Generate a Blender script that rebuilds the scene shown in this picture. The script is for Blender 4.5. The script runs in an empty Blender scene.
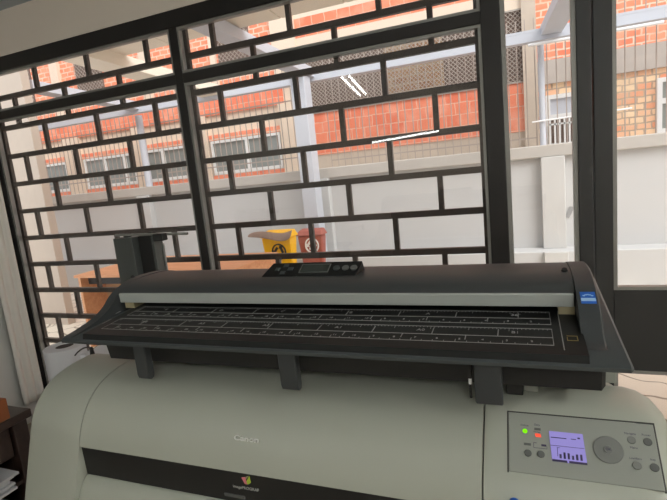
import bpy, bmesh, math, random
from mathutils import Vector, Matrix
random.seed(7)
C = bpy.context.scene.collection

# ------------------------------------------------------------------ camera solved from the vanishing points
H = 1.5
F = 480.0
def _n(v): v = Vector(v); v.normalize(); return v
_down = _n((629.5-333.5, 3206-250, F)); _left = _n((-865-333.5, 293-250, F))
AX = -_left
AZ = _down - AX*AX.dot(_down); AZ.normalize(); AZ = -AZ
AY = AZ.cross(AX)
def ray(px, py):
    v = Vector((px-333.5, py-250, F)); return Vector((AX.dot(v), AY.dot(v), AZ.dot(v)))
def aty(px, py, y): r = ray(px, py); return r*(y/r.y) + Vector((0, 0, H))
def atz(px, py, z): r = ray(px, py); return r*((z-H)/r.z) + Vector((0, 0, H))
M = Matrix((AX, AY, AZ))
cam = bpy.data.cameras.new('camera'); co = bpy.data.objects.new('camera', cam); C.objects.link(co)
cam.sensor_width = 36; cam.lens = F/667*36; cam.clip_start = .02; cam.clip_end = 200
right = M @ Vector((1, 0, 0)); up = M @ Vector((0, -1, 0)); back = M @ Vector((0, 0, -1))
R = Matrix((right, up, back)).transposed().to_4x4()
co.matrix_world = Matrix.Translation((0, 0, H)) @ R
bpy.context.scene.camera = co

# ------------------------------------------------------------------ materials
def srgb(r, g, b):
    def f(c):
        c /= 255.0
        return c/12.92 if c <= .04045 else ((c+.055)/1.055)**2.4
    return (f(r), f(g), f(b), 1)
def newmat(name):
    m = bpy.data.materials.new(name); m.use_nodes = True
    nt = m.node_tree
    return m, nt, nt.nodes['Principled BSDF']
def mat(name, col, rough=.5, metal=0, noise=.06, scale=8, bump=0, bscale=200, spec=.5, emit=None, estr=0):
    m, nt, p = newmat(name)
    p.inputs['Roughness'].default_value = rough; p.inputs['Metallic'].default_value = metal
    p.inputs['Specular IOR Level'].default_value = spec
    tc = nt.nodes.new('ShaderNodeTexCoord')
    nz = nt.nodes.new('ShaderNodeTexNoise'); nz.inputs['Scale'].default_value = scale; nz.inputs['Detail'].default_value = 4
    nt.links.new(tc.outputs['Object'], nz.inputs['Vector'])
    mr = nt.nodes.new('ShaderNodeMapRange'); mr.inputs['To Min'].default_value = 1-noise; mr.inputs['To Max'].default_value = 1+noise
    nt.links.new(nz.outputs['Fac'], mr.inputs['Value'])
    mx = nt.nodes.new('ShaderNodeVectorMath'); mx.operation = 'SCALE'; mx.inputs[0].default_value = col[:3]
    nt.links.new(mr.outputs['Result'], mx.inputs['Scale'])
    nt.links.new(mx.outputs['Vector'], p.inputs['Base Color'])
    if bump:
        n2 = nt.nodes.new('ShaderNodeTexNoise'); n2.inputs['Scale'].default_value = bscale
        nt.links.new(tc.outputs['Object'], n2.inputs['Vector'])
        b = nt.nodes.new('ShaderNodeBump'); b.inputs['Strength'].default_value = bump; b.inputs['Distance'].default_value = .002
        nt.links.new(n2.outputs['Fac'], b.inputs['Height']); nt.links.new(b.outputs['Normal'], p.inputs['Normal'])
    if emit:
        p.inputs['Emission Color'].default_value = emit; p.inputs['Emission Strength'].default_value = estr
    return m
def brick(name, c1, c2, mort, bw, bh, msize=.008, offset=.5, squash=1, patch=None):
    m, nt, p = newmat(name)
    p.inputs['Roughness'].default_value = .9; p.inputs['Specular IOR Level'].default_value = .2
    tc = nt.nodes.new('ShaderNodeTexCoord')
    sp = nt.nodes.new('ShaderNodeSeparateXYZ'); cb = nt.nodes.new('ShaderNodeCombineXYZ')
    nt.links.new(tc.outputs['Object'], sp.inputs[0])
    nt.links.new(sp.outputs['X'], cb.inputs['X']); nt.links.new(sp.outputs['Z'], cb.inputs['Y'])
    nw = nt.nodes.new('ShaderNodeTexNoise'); nw.inputs['Scale'].default_value = 9; nw.inputs['Detail'].default_value = 3
    nt.links.new(cb.outputs[0], nw.inputs['Vector'])
    wv = nt.nodes.new('ShaderNodeVectorMath'); wv.operation = 'MULTIPLY_ADD'; wv.inputs[1].default_value = (.03, .03, 0); 
    nt.links.new(nw.outputs['Color'], wv.inputs[0]); nt.links.new(cb.outputs[0], wv.inputs[2])
    bt = nt.nodes.new('ShaderNodeTexBrick'); bt.offset = offset; bt.squash = squash
    bt.inputs['Scale'].default_value = 1; bt.inputs['Brick Width'].default_value = bw; bt.inputs['Row Height'].default_value = bh
    bt.inputs['Mortar Size'].default_value = msize; bt.inputs['Mortar Smooth'].default_value = .3
    bt.inputs['Color1'].default_value = c1; bt.inputs['Color2'].default_value = c2; bt.inputs['Mortar'].default_value = mort
    bt.inputs['Bias'].default_value = 0
    nt.links.new(wv.outputs[0], bt.inputs['Vector'])
    nz = nt.nodes.new('ShaderNodeTexNoise'); nz.inputs['Scale'].default_value = 3.5; nz.inputs['Detail'].default_value = 6
    nt.links.new(cb.outputs[0], nz.inputs['Vector'])
    rp = nt.nodes.new('ShaderNodeValToRGB'); rp.color_ramp.elements[0].position = .48; rp.color_ramp.elements[1].position = .72
    rp.color_ramp.elements[0].color = (0, 0, 0, 1); rp.color_ramp.elements[1].color = (.8, .8, .8, 1)
    nt.links.new(nz.outputs['Fac'], rp.inputs['Fac'])
    mx = nt.nodes.new('ShaderNodeMixRGB'); mx.inputs['Color2'].default_value = patch or mort
    nt.links.new(rp.outputs['Color'], mx.inputs['Fac']); nt.links.new(bt.outputs['Color'], mx.inputs['Color1'])
    nt.links.new(mx.outputs['Color'], p.inputs['Base Color'])
    b = nt.nodes.new('ShaderNodeBump'); b.inputs['Strength'].default_value = .5; b.inputs['Distance'].default_value = .01; b.invert = True
    nt.links.new(bt.outputs['Fac'], b.inputs['Height']); nt.links.new(b.outputs['Normal'], p.inputs['Normal'])
    return m
def glass(name, ior=1.75, tint=(1, 1, 1, 1)):
    m, nt, p = newmat(name); nt.nodes.remove(p)
    out = nt.nodes['Material Output']
    tr = nt.nodes.new('ShaderNodeBsdfTransparent'); tr.inputs['Color'].default_value = tint
    gl = nt.nodes.new('ShaderNodeBsdfGlossy'); gl.inputs['Roughness'].default_value = 0.0
    fr = nt.nodes.new('ShaderNodeFresnel'); fr.inputs['IOR'].default_value = ior
    ge = nt.nodes.new('ShaderNodeNewGeometry')
    sb = nt.nodes.new('ShaderNodeMath'); sb.operation = 'SUBTRACT'; sb.inputs[0].default_value = 1; nt.links.new(ge.outputs['Backfacing'], sb.inputs[1])
    ml = nt.nodes.new('ShaderNodeMath'); ml.operation = 'MULTIPLY'; nt.links.new(fr.outputs[0], ml.inputs[0]); nt.links.new(sb.outputs[0], ml.inputs[1])
    mx = nt.nodes.new('ShaderNodeMixShader')
    nt.links.new(ml.outputs[0], mx.inputs[0]); nt.links.new(tr.outputs[0], mx.inputs[1]); nt.links.new(gl.outputs[0], mx.inputs[2])
    nt.links.new(mx.outputs[0], out.inputs['Surface'])
    return m
def paving(name):
    m, nt, p = newmat(name); p.inputs['Roughness'].default_value = .8
    tc = nt.nodes.new('ShaderNodeTexCoord')
    nw = nt.nodes.new('ShaderNodeTexNoise'); nw.inputs['Scale'].default_value = 4; nt.links.new(tc.outputs['Object'], nw.inputs['Vector'])
    wv = nt.nodes.new('ShaderNodeVectorMath'); wv.operation = 'MULTIPLY_ADD'; wv.inputs[1].default_value = (.15, .15, 0)
    nt.links.new(nw.outputs['Color'], wv.inputs[0]); nt.links.new(tc.outputs['Object'], wv.inputs[2])
    v = nt.nodes.new('ShaderNodeTexVoronoi'); v.feature = 'DISTANCE_TO_EDGE'; v.inputs['Scale'].default_value = 3.2
    nt.links.new(wv.outputs[0], v.inputs['Vector'])
    r = nt.nodes.new('ShaderNodeValToRGB'); r.color_ramp.elements[0].position = .008; r.color_ramp.elements[1].position = .035
    r.color_ramp.elements[0].color = srgb(150, 138, 120); r.color_ramp.elements[1].color = srgb(232, 222, 205)
    nt.links.new(v.outputs['Distance'], r.inputs['Fac']); nt.links.new(r.outputs['Color'], p.inputs['Base Color'])
    return m
def wood(name, c1, c2, scale=3, rough=.45):
    m, nt, p = newmat(name); p.inputs['Roughness'].default_value = rough
    tc = nt.nodes.new('ShaderNodeTexCoord'); mp = nt.nodes.new('ShaderNodeMapping'); mp.inputs['Scale'].default_value = (1, 9, 9)
    nt.links.new(tc.outputs['Object'], mp.inputs['Vector'])
    nz = nt.nodes.new('ShaderNodeTexNoise'); nz.inputs['Scale'].default_value = scale; nz.inputs['Detail'].default_value = 5
    nt.links.new(mp.outputs[0], nz.inputs['Vector'])
    r = nt.nodes.new('ShaderNodeValToRGB'); r.color_ramp.elements[0].position = .3; r.color_ramp.elements[1].position = .7
    r.color_ramp.elements[0].color = c1; r.color_ramp.elements[1].color = c2
    nt.links.new(nz.outputs['Fac'], r.inputs['Fac']); nt.links.new(r.outputs['Color'], p.inputs['Base Color'])
    return m
def emitter(name, col, s):
    m, nt, p = newmat(name); nt.nodes.remove(p)
    e = nt.nodes.new('ShaderNodeEmission'); e.inputs['Color'].default_value = col; e.inputs['Strength'].default_value = s
    nt.links.new(e.outputs[0], nt.nodes['Material Output'].inputs['Surface']); return m

m_frame = mat('black_steel', srgb(31, 29, 28), .45, 0, .1, 20)
m_bar = mat('dark_bar', srgb(66, 57, 52), .5, 0, .1, 20)
m_pale_edge = mat('pale_reveal_and_trim', srgb(150, 150, 146), .4, .3, .05)  # pale grey stands for daylight on the frame reveals; box trim shares it
m_glass = glass('window_glass')
m_wall = mat('painted_wall', srgb(243, 233, 221), .85, 0, .03, 3)
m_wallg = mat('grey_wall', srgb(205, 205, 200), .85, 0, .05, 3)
m_ceil = mat('ceiling_paint', srgb(190, 198, 204), .9, 0, .03)
m_floor = mat('floor_tile', srgb(150, 140, 125), .4, 0, .1)
m_pave = paving('crazy_paving')
m_white = mat('white_render', srgb(197, 197, 196), .9, 0, .04, 1.2, .3, 60)
m_dirty = mat('stained_render', srgb(200, 199, 196), .9, 0, .10, 2.5, .3, 60)
m_coping = mat('grey_coping', srgb(186, 181, 174), .9, 0, .12, 3, .3, 60)
m_cement = mat('cement', srgb(196, 182, 166), .95, 0, .15, 5, .5, 40)
m_concrete = mat('grey_concrete', srgb(186, 178, 170), .95, 0, .18, 4, .6, 40)
m_cream = mat('cream_paint', srgb(226, 208, 188), .85, 0, .05, 3)
m_pillar = mat('beige_render', srgb(190, 176, 162), .9, 0, .04, 2)
m_orange = brick('orange_block', srgb(240, 144, 112), srgb(232, 126, 96), srgb(236, 190, 166), .19, .15, .006, .35, patch=srgb(244, 172, 146))
m_red = brick('red_brick', srgb(244, 136, 104), srgb(248, 158, 124), srgb(240, 208, 186), .16, .08, .011, .5, patch=srgb(236, 170, 140))
m_mixed = brick('mixed_brick', srgb(250, 222, 184), srgb(236, 146, 108), srgb(196, 170, 148), .15, .075, .010, .5, patch=srgb(224, 200, 170))
m_brown = brick('brown_brick', srgb(196, 156, 116), srgb(170, 126, 92), srgb(196, 176, 150), .23, .1, .014, .5)
m_steel = mat('painted_steel', srgb(196, 200, 208), .6, 0, .05, 3)
m_sheet = mat('cream_sheet', srgb(236, 228, 212), .7, 0, .04)
m_rod = mat('grey_rod', srgb(168, 155, 145), .5, 0, .05)
m_wire = mat('galvanised_wire', srgb(170, 160, 150), .5, .2, .05)
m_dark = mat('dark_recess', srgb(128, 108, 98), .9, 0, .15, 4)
m_pipe = mat('white_pipe', srgb(240, 240, 240), .4, 0, .03)
m_wframe = mat('white_window_frame', srgb(236, 236, 234), .5, 0, .03)
m_pane = mat('grey_window_pane', srgb(142, 147, 144), .15, 0, .12, 2)
m_desk = wood('beech_laminate', srgb(214, 146, 98), srgb(232, 172, 124))
m_desk2 = wood('pale_laminate', srgb(186, 144, 104), srgb(206, 164, 122))
m_yellow = mat('yellow_plastic', srgb(250, 190, 10), .45, 0, .04)
m_maroon = mat('maroon_plastic', srgb(168, 92, 78), .5, 0, .05)
m_salmon = mat('red_plastic', srgb(206, 92, 72), .5, 0, .05)
m_bag = mat('grey_brown_plastic', srgb(140, 116, 100), .5, 0, .2, 10)
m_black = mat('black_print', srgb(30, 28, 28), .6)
m_whitep = mat('white_print', srgb(240, 240, 238), .6)
m_printer = mat('printer_plastic', srgb(166, 169, 157), .42, 0, .02, 5, .05, 600)
m_printer2 = mat('printer_grey', srgb(148, 151, 143), .5, 0, .02, 5, .05, 600)
m_seam = mat('seam_dark', srgb(60, 60, 58), .7)
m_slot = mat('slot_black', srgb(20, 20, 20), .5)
m_scan = mat('scanner_charcoal', srgb(60, 63, 64), .42, 0, .03, 5, .1, 900, spec=.3)
m_scan2 = mat('scanner_wing', srgb(66, 71, 72), .42, 0, .03, 5, .1, 900, spec=.35)
m_table = mat('scanner_bed', srgb(30, 31, 31), .4, 0, .04, 6, spec=.15)
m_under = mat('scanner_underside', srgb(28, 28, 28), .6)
m_silver = mat('silver_strip', srgb(178, 184, 180), .4, .15, .02)
m_mark = mat('white_marking', srgb(150, 150, 148), .6)
m_tan = mat('tan_plastic', srgb(160, 150, 118), .5)
m_gold = mat('gold_line', srgb(150, 130, 70), .5)
m_blue = mat('blue_label', srgb(30, 96, 190), .4)
m_lblue = mat('light_blue_label', srgb(170, 205, 240), .4)
m_btn = mat('button_grey', srgb(120, 122, 118), .4)
m_btnd = mat('button_dark', srgb(92, 94, 92), .4)
m_letter = mat('silver_letter', srgb(225, 226, 222), .3, .2)
m_letter2 = mat('grey_letter', srgb(170, 172, 168), .5)
m_lcd = emitter('lcd_screen', srgb(152, 142, 208), .95)
m_lcdd = mat('lcd_dark', srgb(60, 52, 84), .5)
m_green = emitter('green_led', srgb(130, 230, 20), 1.0)
m_redl = emitter('red_led', srgb(255, 95, 70), 1.0)
m_tube = emitter('fluorescent_tube', (.98, 1, .97, 1), 30)
m_tube_fill = emitter('added_fill_tube', (.98, 1, .97, 1), 95)  # stronger tubes for the two added fill lamps
m_tube_lo = emitter('old_fluorescent_tube', (.98, 1, .97, 1), 22)
m_lampw = mat('white_lamp_body', srgb(225, 225, 222), .5)
m_box = mat('dark_metal', srgb(78, 82, 80), .5, .1, .06)
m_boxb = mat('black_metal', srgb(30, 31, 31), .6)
m_paper = mat('paper_white', srgb(214, 216, 220), .8, 0, .03)
m_card = mat('brown_card', srgb(150, 88, 48), .7, 0, .08)
m_dwood = wood('dark_wood', srgb(46, 34, 30), srgb(62, 46, 40), 4, .35)
m_curtain = mat('pale_curtain', srgb(226, 224, 216), .9, 0, .05)
m_cable = mat('black_rubber', srgb(24, 24, 24), .6)
m_sticker = mat('grey_sticker', srgb(150, 150, 150), .6, 0, .3, 80)
m_pink = mat('pink_leaf', srgb(214, 120, 130), .5)
m_lgreen = mat('green_leaf', srgb(180, 205, 60), .5)

# ------------------------------------------------------------------ mesh helpers
def bx(bm, x0, x1, y0, y1, z0, z1):
    vs = [bm.verts.new((x, y, z)) for x in (x0, x1) for y in (y0, y1) for z in (z0, z1)]
    for f in ((0, 1, 3, 2), (4, 6, 7, 5), (0, 4, 5, 1), (2, 3, 7, 6), (0, 2, 6, 4), (1, 5, 7, 3)):
        bm.faces.new([vs[i] for i in f])
def hexa(bm, p):   # 8 points: bottom quad then top quad
    vs = [bm.verts.new(q) for q in p]
    for f in ((0, 3, 2, 1), (4, 5, 6, 7), (0, 1, 5, 4), (1, 2, 6, 5), (2, 3, 7, 6), (3, 0, 4, 7)):
        bm.faces.new([vs[i] for i in f])
def tube(bm, a, b, r, n=10, r2=None, caps=True):
    a = Vector(a); b = Vector(b); d = (b-a).normalized()
    u = d.cross(Vector((0, 0, 1)) if abs(d.z) < .9 else Vector((1, 0, 0))).normalized(); v = d.cross(u)
    r2 = r if r2 is None else r2
    A = [bm.verts.new(a+(u*math.cos(t)+v*math.sin(t))*r) for t in [2*math.pi*i/n for i in range(n)]]
    B = [bm.verts.new(b+(u*math.cos(t)+v*math.sin(t))*r2) for t in [2*math.pi*i/n for i in range(n)]]
    for i in range(n): bm.faces.new((A[i], A[(i+1) % n], B[(i+1) % n], B[i]))
    if caps: bm.faces.new(A[::-1]); bm.faces.new(B)
def path(bm, pts, r, n=8):
    for i in range(len(pts)-1): tube(bm, pts[i], pts[i+1], r, n)
def bar(bm, a, b, w, h, up=Vector((0, 0, 1))):
    a = Vector(a); b = Vector(b); d = (b-a).normalized(); s = d.cross(up).normalized()*(w/2); t = s.cross(d).normalized()*(h/2)
    hexa(bm, [a-s-t, a+s-t, b+s-t, b-s-t, a-s+t, a+s+t, b+s+t, b-s+t])
def extrude(bm, prof, xs, insets=None):
    """closed (y,z) profile swept along x; insets shrink each section along its inward normal"""
    n = len(prof); area = sum(prof[i][0]*prof[(i+1) % n][1]-prof[(i+1) % n][0]*prof[i][1] for i in range(n))
    sg = 1 if area > 0 else -1
    nor = []
    for i in range(n):
        a = Vector(prof[i-1]); b = Vector(prof[i]); c = Vector(prof[(i+1) % n])
        e1 = (b-a).normalized(); e2 = (c-b).normalized()
        n1 = Vector((-e1.y, e1.x))*sg; n2 = Vector((-e2.y, e2.x))*sg
        s = n1+n2; s = s.normalized() if s.length > 1e-6 else n1
        nor.append(s/max(.5, s.dot(n1)))
    rings = []
    for k, x in enumerate(xs):
        d = insets[k] if insets else 0
        rings.append([bm.verts.new((x, prof[i][0]+nor[i].x*d, prof[i][1]+nor[i].y*d)) for i in range(n)])
    for k in range(len(xs)-1):
        for i in range(n): bm.faces.new((rings[k][i], rings[k][(i+1) % n], rings[k+1][(i+1) % n], rings[k+1][i]))
    bm.faces.new(rings[0]); bm.faces.new(rings[-1][::-1])
def smoothline(pts, sub=4):
    out = []
    for i in range(len(pts)-1):
        p0 = pts[max(i-1, 0)]; p1 = pts[i]; p2 = pts[i+1]; p3 = pts[min(i+2, len(pts)-1)]
        for s in range(sub):
            t = s/sub
            out.append(tuple(.5*((2*b)+(-a+c)*t+(2*a-5*b+4*c-d)*t*t+(-a+3*b-3*c+d)*t**3) for a, b, c, d in zip(p0, p1, p2, p3)))
    out.append(tuple(pts[-1])); return out
def roundends(x0, x1, r, n=4):
    xs = []; ins = []
    for i in range(n): a = math.pi/2*i/n; xs.append(x0+r*(1-math.sin(a)) if False else x0+r*(1-math.cos(a))); ins.append(r*(1-math.sin(a)))
    xs.append(x0+r); ins.append(0)
    for x, i in list(zip(xs, ins))[::-1]: xs.append(x1-(x-x0)); ins.append(i)
    return xs, ins

def obj(name, bm, m, parent=None, bevel=0, smooth=True, seg=2):
    bmesh.ops.recalc_face_normals(bm, faces=bm.faces[:])
    me = bpy.data.meshes.new(name)
    if parent is not None:
        off = parent_world(parent)
        bmesh.ops.translate(bm, verts=bm.verts[:], vec=-off)
    bm.to_mesh(me); bm.free(); me.materials.append(m)
    o = bpy.data.objects.new(name, me); C.objects.link(o)
    if parent is not None: o.parent = parent
    if smooth:
        for p in me.polygons: p.use_smooth = True
        me.set_sharp_from_angle(angle=math.radians(35))
    if bevel:
        b = o.modifiers.new('bevel', 'BEVEL'); b.width = bevel; b.segments = seg; b.limit_method = 'ANGLE'; b.angle_limit = math.radians(35)
        b.harden_normals = False
    return o
def parent_world(p):
    v = Vector(p.location)
    while p.parent: p = p.parent; v += Vector(p.location)
    return v
def B(): return bmesh.new()
def box(name, m, x0, x1, y0, y1, z0, z1, parent=None, bevel=0):
    bm = B(); bx(bm, x0, x1, y0, y1, z0, z1); return obj(name, bm, m, parent, bevel)
def tag(o, label, cat, group=None):
    o['label'] = label; o['category'] = cat
    if group: o['group'] = group
    return o
def thing(name, label, cat, loc=(0, 0, 0), group=None):
    o = bpy.data.objects.new(name, None); C.objects.link(o); o.location = loc; o.empty_display_size = .05
    return tag(o, label, cat, group)
def struct(o, label=None, cat=None):
    o['kind'] = 'structure'
    if label: o['label'] = label
    if cat: o['category'] = cat
    return o
def sroot(name, label, cat, loc=(0, 0, 0)):
    o = bpy.data.objects.new(name, None); C.objects.link(o); o.location = loc; return struct(o, label, cat)
def text_bm(body, size, depth=.0004, bold=False, shear=0):
    cu = bpy.data.curves.new('t', 'FONT'); cu.body = body; cu.size = size; cu.extrude = depth; cu.align_x = 'CENTER'; cu.align_y = 'CENTER'; cu.shear = shear
    if bold: cu.offset = size*.02
    o = bpy.data.objects.new('t', cu); C.objects.link(o)
    dg = bpy.context.evaluated_depsgraph_get(); me = bpy.data.meshes.new_from_object(o.evaluated_get(dg))
    bm = B(); bm.from_mesh(me); bpy.data.objects.remove(o); bpy.data.curves.remove(cu); bpy.data.meshes.remove(me)
    return bm
def put(bm, origin, ex, ey):
    """move a flat bmesh (x,y,z) onto a plane with axes ex, ey"""
    ex = Vector(ex).normalized(); ey = Vector(ey).normalized(); ez = ex.cross(ey)
    T = Matrix((ex, ey, ez)).transposed().to_4x4(); T.translation = Vector(origin)
    bmesh.ops.transform(bm, matrix=T, verts=bm.verts[:]); return bm

# ------------------------------------------------------------------ room shell
WY = 2.2
struct(box('floor', m_floor, -3.4, 3.2, -3.8, 2.3, -.1, 0), 'tiled room floor under the printer', 'floor')
struct(box('ceiling', m_ceil, -3.4, 3.2, -3.8, 2.32, 2.655, 2.78), 'grey painted ceiling above the window wall', 'ceiling')
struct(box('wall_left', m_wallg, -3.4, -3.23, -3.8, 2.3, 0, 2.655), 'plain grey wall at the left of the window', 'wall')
struct(box('wall_right', m_wall, 3.0, 3.2, -3.8, 2.3, 0, 2.655), 'plain painted wall on the right side of the room', 'wall')
struct(box('wall_back', m_wall, -3.4, 3.2, -3.8, -3.62, 0, 2.655), 'plain painted wall behind the camera', 'wall')
struct(box('wall_front', m_wall, -3.23, 3.0, 2.19, 2.32, 2.405, 2.655), 'beige painted wall strip above the black window header', 'wall')
struct(box('wall_front_lower', m_wall, 1.35, 3.0, 2.19, 2.32, 0, 2.41), 'painted wall right of the door', 'wall')

win = sroot('window_1', 'large black steel framed window with transom and centre mullion', 'window', (-1.65, WY, 0))
Y0, Y1 = 2.2, 2.275
box('window_header', m_frame, -3.23, 1.35, Y0-.006, Y1, 2.323, 2.417, win, .003)
box('window_post', m_frame, -3.23, -3.178, Y0, Y1, 0, 2.323, win, .003)
box('window_post', m_frame, -.142, -.066, Y0, Y1, 0, 2.323, win, .003)
box('window_mullion', m_frame, -1.7, -1.652, Y0, Y1, 0, 2.323, win, .003)
box('window_transom', m_frame, -3.178, -1.7, Y0, Y1, 2.042, 2.092, win, .003)
box('window_transom', m_frame, -1.652, -.142, Y0, Y1, 2.042, 2.092, win, .003)
box('window_sill', m_frame, -3.178, -1.7, Y0, Y1, 0, .12, win, .003)
box('window_sill', m_frame, -1.652, -.142, Y0, Y1, 0, .12, win, .003)
def reveal_pane(x0, x1, z0, z1, parent, t=.013, ya=2.206, yb=2.235, gy=2.22):  # pale lining puts the daylight on the frame reveals into colour
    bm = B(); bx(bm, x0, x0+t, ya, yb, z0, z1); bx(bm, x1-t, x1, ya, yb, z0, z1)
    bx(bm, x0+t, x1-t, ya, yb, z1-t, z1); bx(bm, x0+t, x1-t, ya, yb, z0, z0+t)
    f = obj('lit_reveal', bm, m_pale_edge, parent)
    g = box('window_pane', m_glass, x0+.004, x1-.004, gy, gy+.005, z0+.004, z1-.004, parent)
    return f
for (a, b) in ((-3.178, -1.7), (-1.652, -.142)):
    reveal_pane(a, b, 2.092, 2.323, win); reveal_pane(a, b, .12, 2.042, win)
w2 = sroot('window_2', 'narrow tall clear glass sidelight between window post and door', 'window', (.07, WY, 0))
reveal_pane(-.066, .209, .06, 2.323, w2, .018)
box('window_sill', m_frame, -.066, .209, Y0, Y1, 0, .06, w2)
door = sroot('door_1', 'black steel door with glass above and below a solid middle panel', 'door', (.75, WY, 0))
m_door = mat('door_charcoal', srgb(50, 51, 51), .45, 0, .04, 6)
box('door_frame', m_door, .209, .262, Y0, Y1, 0, 2.323, door, .003)
box('door_stile', m_door, .268, .333, Y0+.006, Y1, 0, 2.323, door, .003)
box('door_stile', m_door, 1.27, 1.35, Y0, Y1, 0, 2.323, door, .003)
box('door_panel', m_door, .333, 1.27, Y0+.006, Y1, .556, .905, door, .003)
box('bottom_rail', m_door, .333, 1.27, Y0+.006, Y1, 0, .06, door, .003)
reveal_pane(.333, 1.27, .905, 2.323, door, .014); reveal_pane(.333, 1.27, .06, .556, door, .014)

# security grilles: brick-bond bars outside the glass
GY = 2.252
RZ = [2.369, 2.181] + [1.992-.1815*k for k in range(11)]
VA = [-3.0, -2.561, -2.126, -1.241, -.801, -.354]; VB = [-2.78, -2.345, -1.903, -1.466, -1.026, -.578]
def grille(x0, x1, z0, z1, rows, label):
    g = thing('security_grille', label, 'window grille', ((x0+x1)/2, GY, z0), 'black window grilles')
    for x in (x0+.014, x1-.014): box('side_bar', m_bar, x-.013, x+.013, GY-.011, GY+.011, z0, z1, g)
    for z in rows: box('horizontal_bar', m_bar, x0, x1, GY-.013, GY+.013, z-.0145, z+.0145, g)
    lv = sorted([z0]+rows+[z1])
    for lo, hi in zip(lv, lv[1:]):
        if hi-lo < .03: continue
        mid = (lo+hi)/2
        idx = math.floor((2.181-mid)/.1815)     # -1 above U1
        if mid > 2.181: V = VB
        elif mid > 1.992: V = VA
        else: V = VB if int((1.992-mid)//.1815) % 2 == 0 else VA
        for x in V:
            if x0+.05 < x < x1-.05: box('vertical_bar', m_bar, x-.012, x+.012, GY-.011, GY+.011, lo, hi, g)
    return g
grille(-3.178, -1.702, 2.094, 2.321, [2.181], 'low black grille behind the left pane above the transom')
grille(-1.65, -.144, 2.094, 2.321, RZ[:2], 'low black grille behind the right pane above the transom')
low = [z for z in RZ[2:] if z > .14]
grille(-3.178, -1.702, .122, 2.04, low, 'tall black brick-pattern grille behind the large left pane')
grille(-1.65, -.144, .122, 2.04, low, 'tall black brick-pattern grille behind the large right pane')

# ------------------------------------------------------------------ yard outside
struct(box('floor_yard', m_pave, -16, 6, 2.3, 6.0, -.1, 0), 'pale crazy paving outside the window', 'paving')
WYD = 6.0
rw = sroot('wall_yard', 'white rendered retaining wall with pilasters and a low ledge', 'wall', (-5, WYD, 0))
box('wall_face', m_white, -16, 6, WYD, 6.9, 0, 1.44, rw)
box('coping', m_coping, -16, 6, WYD-.07, 6.95, 1.43, 1.565, rw, .01)
bm = B(); bx(bm, -16, 6, 5.72, WYD, 0, .40); obj('low_ledge', bm, m_white, rw, .01)
for x in (-8.3, -5.5, -2.5, .31): box('pilaster', m_dirty if x > 0 else m_white, x-.12, x+.12, WYD-.10, WYD, .4, 1.43, rw, .006)
box('pilaster', m_dirty, .19, .43, 5.66, 5.72, 0, .4, rw, .006)
st = aty(569.5, 212, 5.99)
bm = B(); hexa(bm, [(st.x-.05, 5.99, st.z-.06), (st.x-.005, 5.99, st.z-.068), (st.x-.005, 5.997, st.z-.068), (st.x-.05, 5.997, st.z-.06), (st.x+.0, 5.99, st.z+.062), (st.x+.055, 5.99, st.z+.055), (st.x+.055, 5.997, st.z+.055), (st.x, 5.997, st.z+.062)])
tag(obj('sticker', bm, m_sticker), 'small tilted grey printed sticker on the white yard wall', 'sticker')

pl = box('pillar', m_pillar, -8.6, -5.17, 4.0, 4.1, 0, 4.2); struct(pl, 'plain beige rendered wall end outside at the far left', 'wall'); pl.name = 'wall_outside_left'

# steel canopy
cn = thing('steel_canopy', 'pale grey steel canopy frame with beam, rafters and cream roof sheet over the yard', 'canopy', (-2.5, 5.9, 0))
bm = B(); bx(bm, -16, 6, 5.86, 5.98, 2.66, 2.685); bx(bm, -16, 6, 5.9, 5.93, 2.685, 2.755); bx(bm, -16, 6, 5.86, 5.98, 2.755, 2.78); bx(bm, -16, 6, 5.862, 5.9, 2.685, 2.755)
obj('beam', bm, m_steel, cn)
def raf(xa, xb, y1=2.5, w=.19, h=.11, m=None):
    za = 2.70; zb = 2.70+.055*(5.9-y1)
    bm = B(); hexa(bm, [(xa-w/2, 5.95, za), (xa+w/2, 5.95, za), (xb+w/2, y1, zb), (xb-w/2, y1, zb), (xa-w/2, 5.95, za+h), (xa+w/2, 5.95, za+h), (xb+w/2, y1, zb+h), (xb-w/2, y1, zb+h)])
    obj('rafter', bm, m or m_steel, cn, .004)
raf(-8.2, -8.2, 4.2); raf(-5.35, -5.35, 4.2); raf(-2.5, -2.5); raf(.32, .62, 3.0, .2); raf(-3.98, -3.98, 2.4, .3, .13, m_sheet)
bm = B()
def sz(y): return 2.825+.055*(5.9-y)
xs0, xs1 = -3.84, 1.0
k = 0; x = xs0
while x < xs1:
    x2 = min(x+.62, xs1)
    hexa(bm, [(x, 2.35, sz(2.35)), (x2-.012, 2.35, sz(2.35)), (x2-.012, 4.2, sz(4.2)), (x, 4.2, sz(4.2)), (x, 2.35, sz(2.35)+.03), (x2-.012, 2.35, sz(2.35)+.03), (x2-.012, 4.2, sz(4.2)+.03), (x, 4.2, sz(4.2)+.03)])
    hexa(bm, [(x2-.012, 2.35, sz(2.35)+.012), (x2, 2.35, sz(2.35)+.012), (x2, 4.2, sz(4.2)+.012), (x2-.012, 4.2, sz(4.2)+.012), (x2-.012, 2.35, sz(2.35)+.03), (x2, 2.35, sz(2.35)+.03), (x2, 4.2, sz(4.2)+.03), (x2-.012, 4.2, sz(4.2)+.03)])
    x = x2
obj('roof_sheet', bm, m_sheet, cn)
box('column', m_steel, -2.63, -2.44, 5.6, 5.8, 0, 2.7, cn, .006)
bm = B(); tube(bm, (.226, 6.1, 1.56), (.226, 6.1, 2.66), .035, 14); obj('post', bm, m_steel, cn)
bm = B(); tube(bm, (-5.5, 6.1, 1.56), (-5.5, 6.1, 2.66), .055, 14); obj('post', bm, m_steel, cn)

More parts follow.
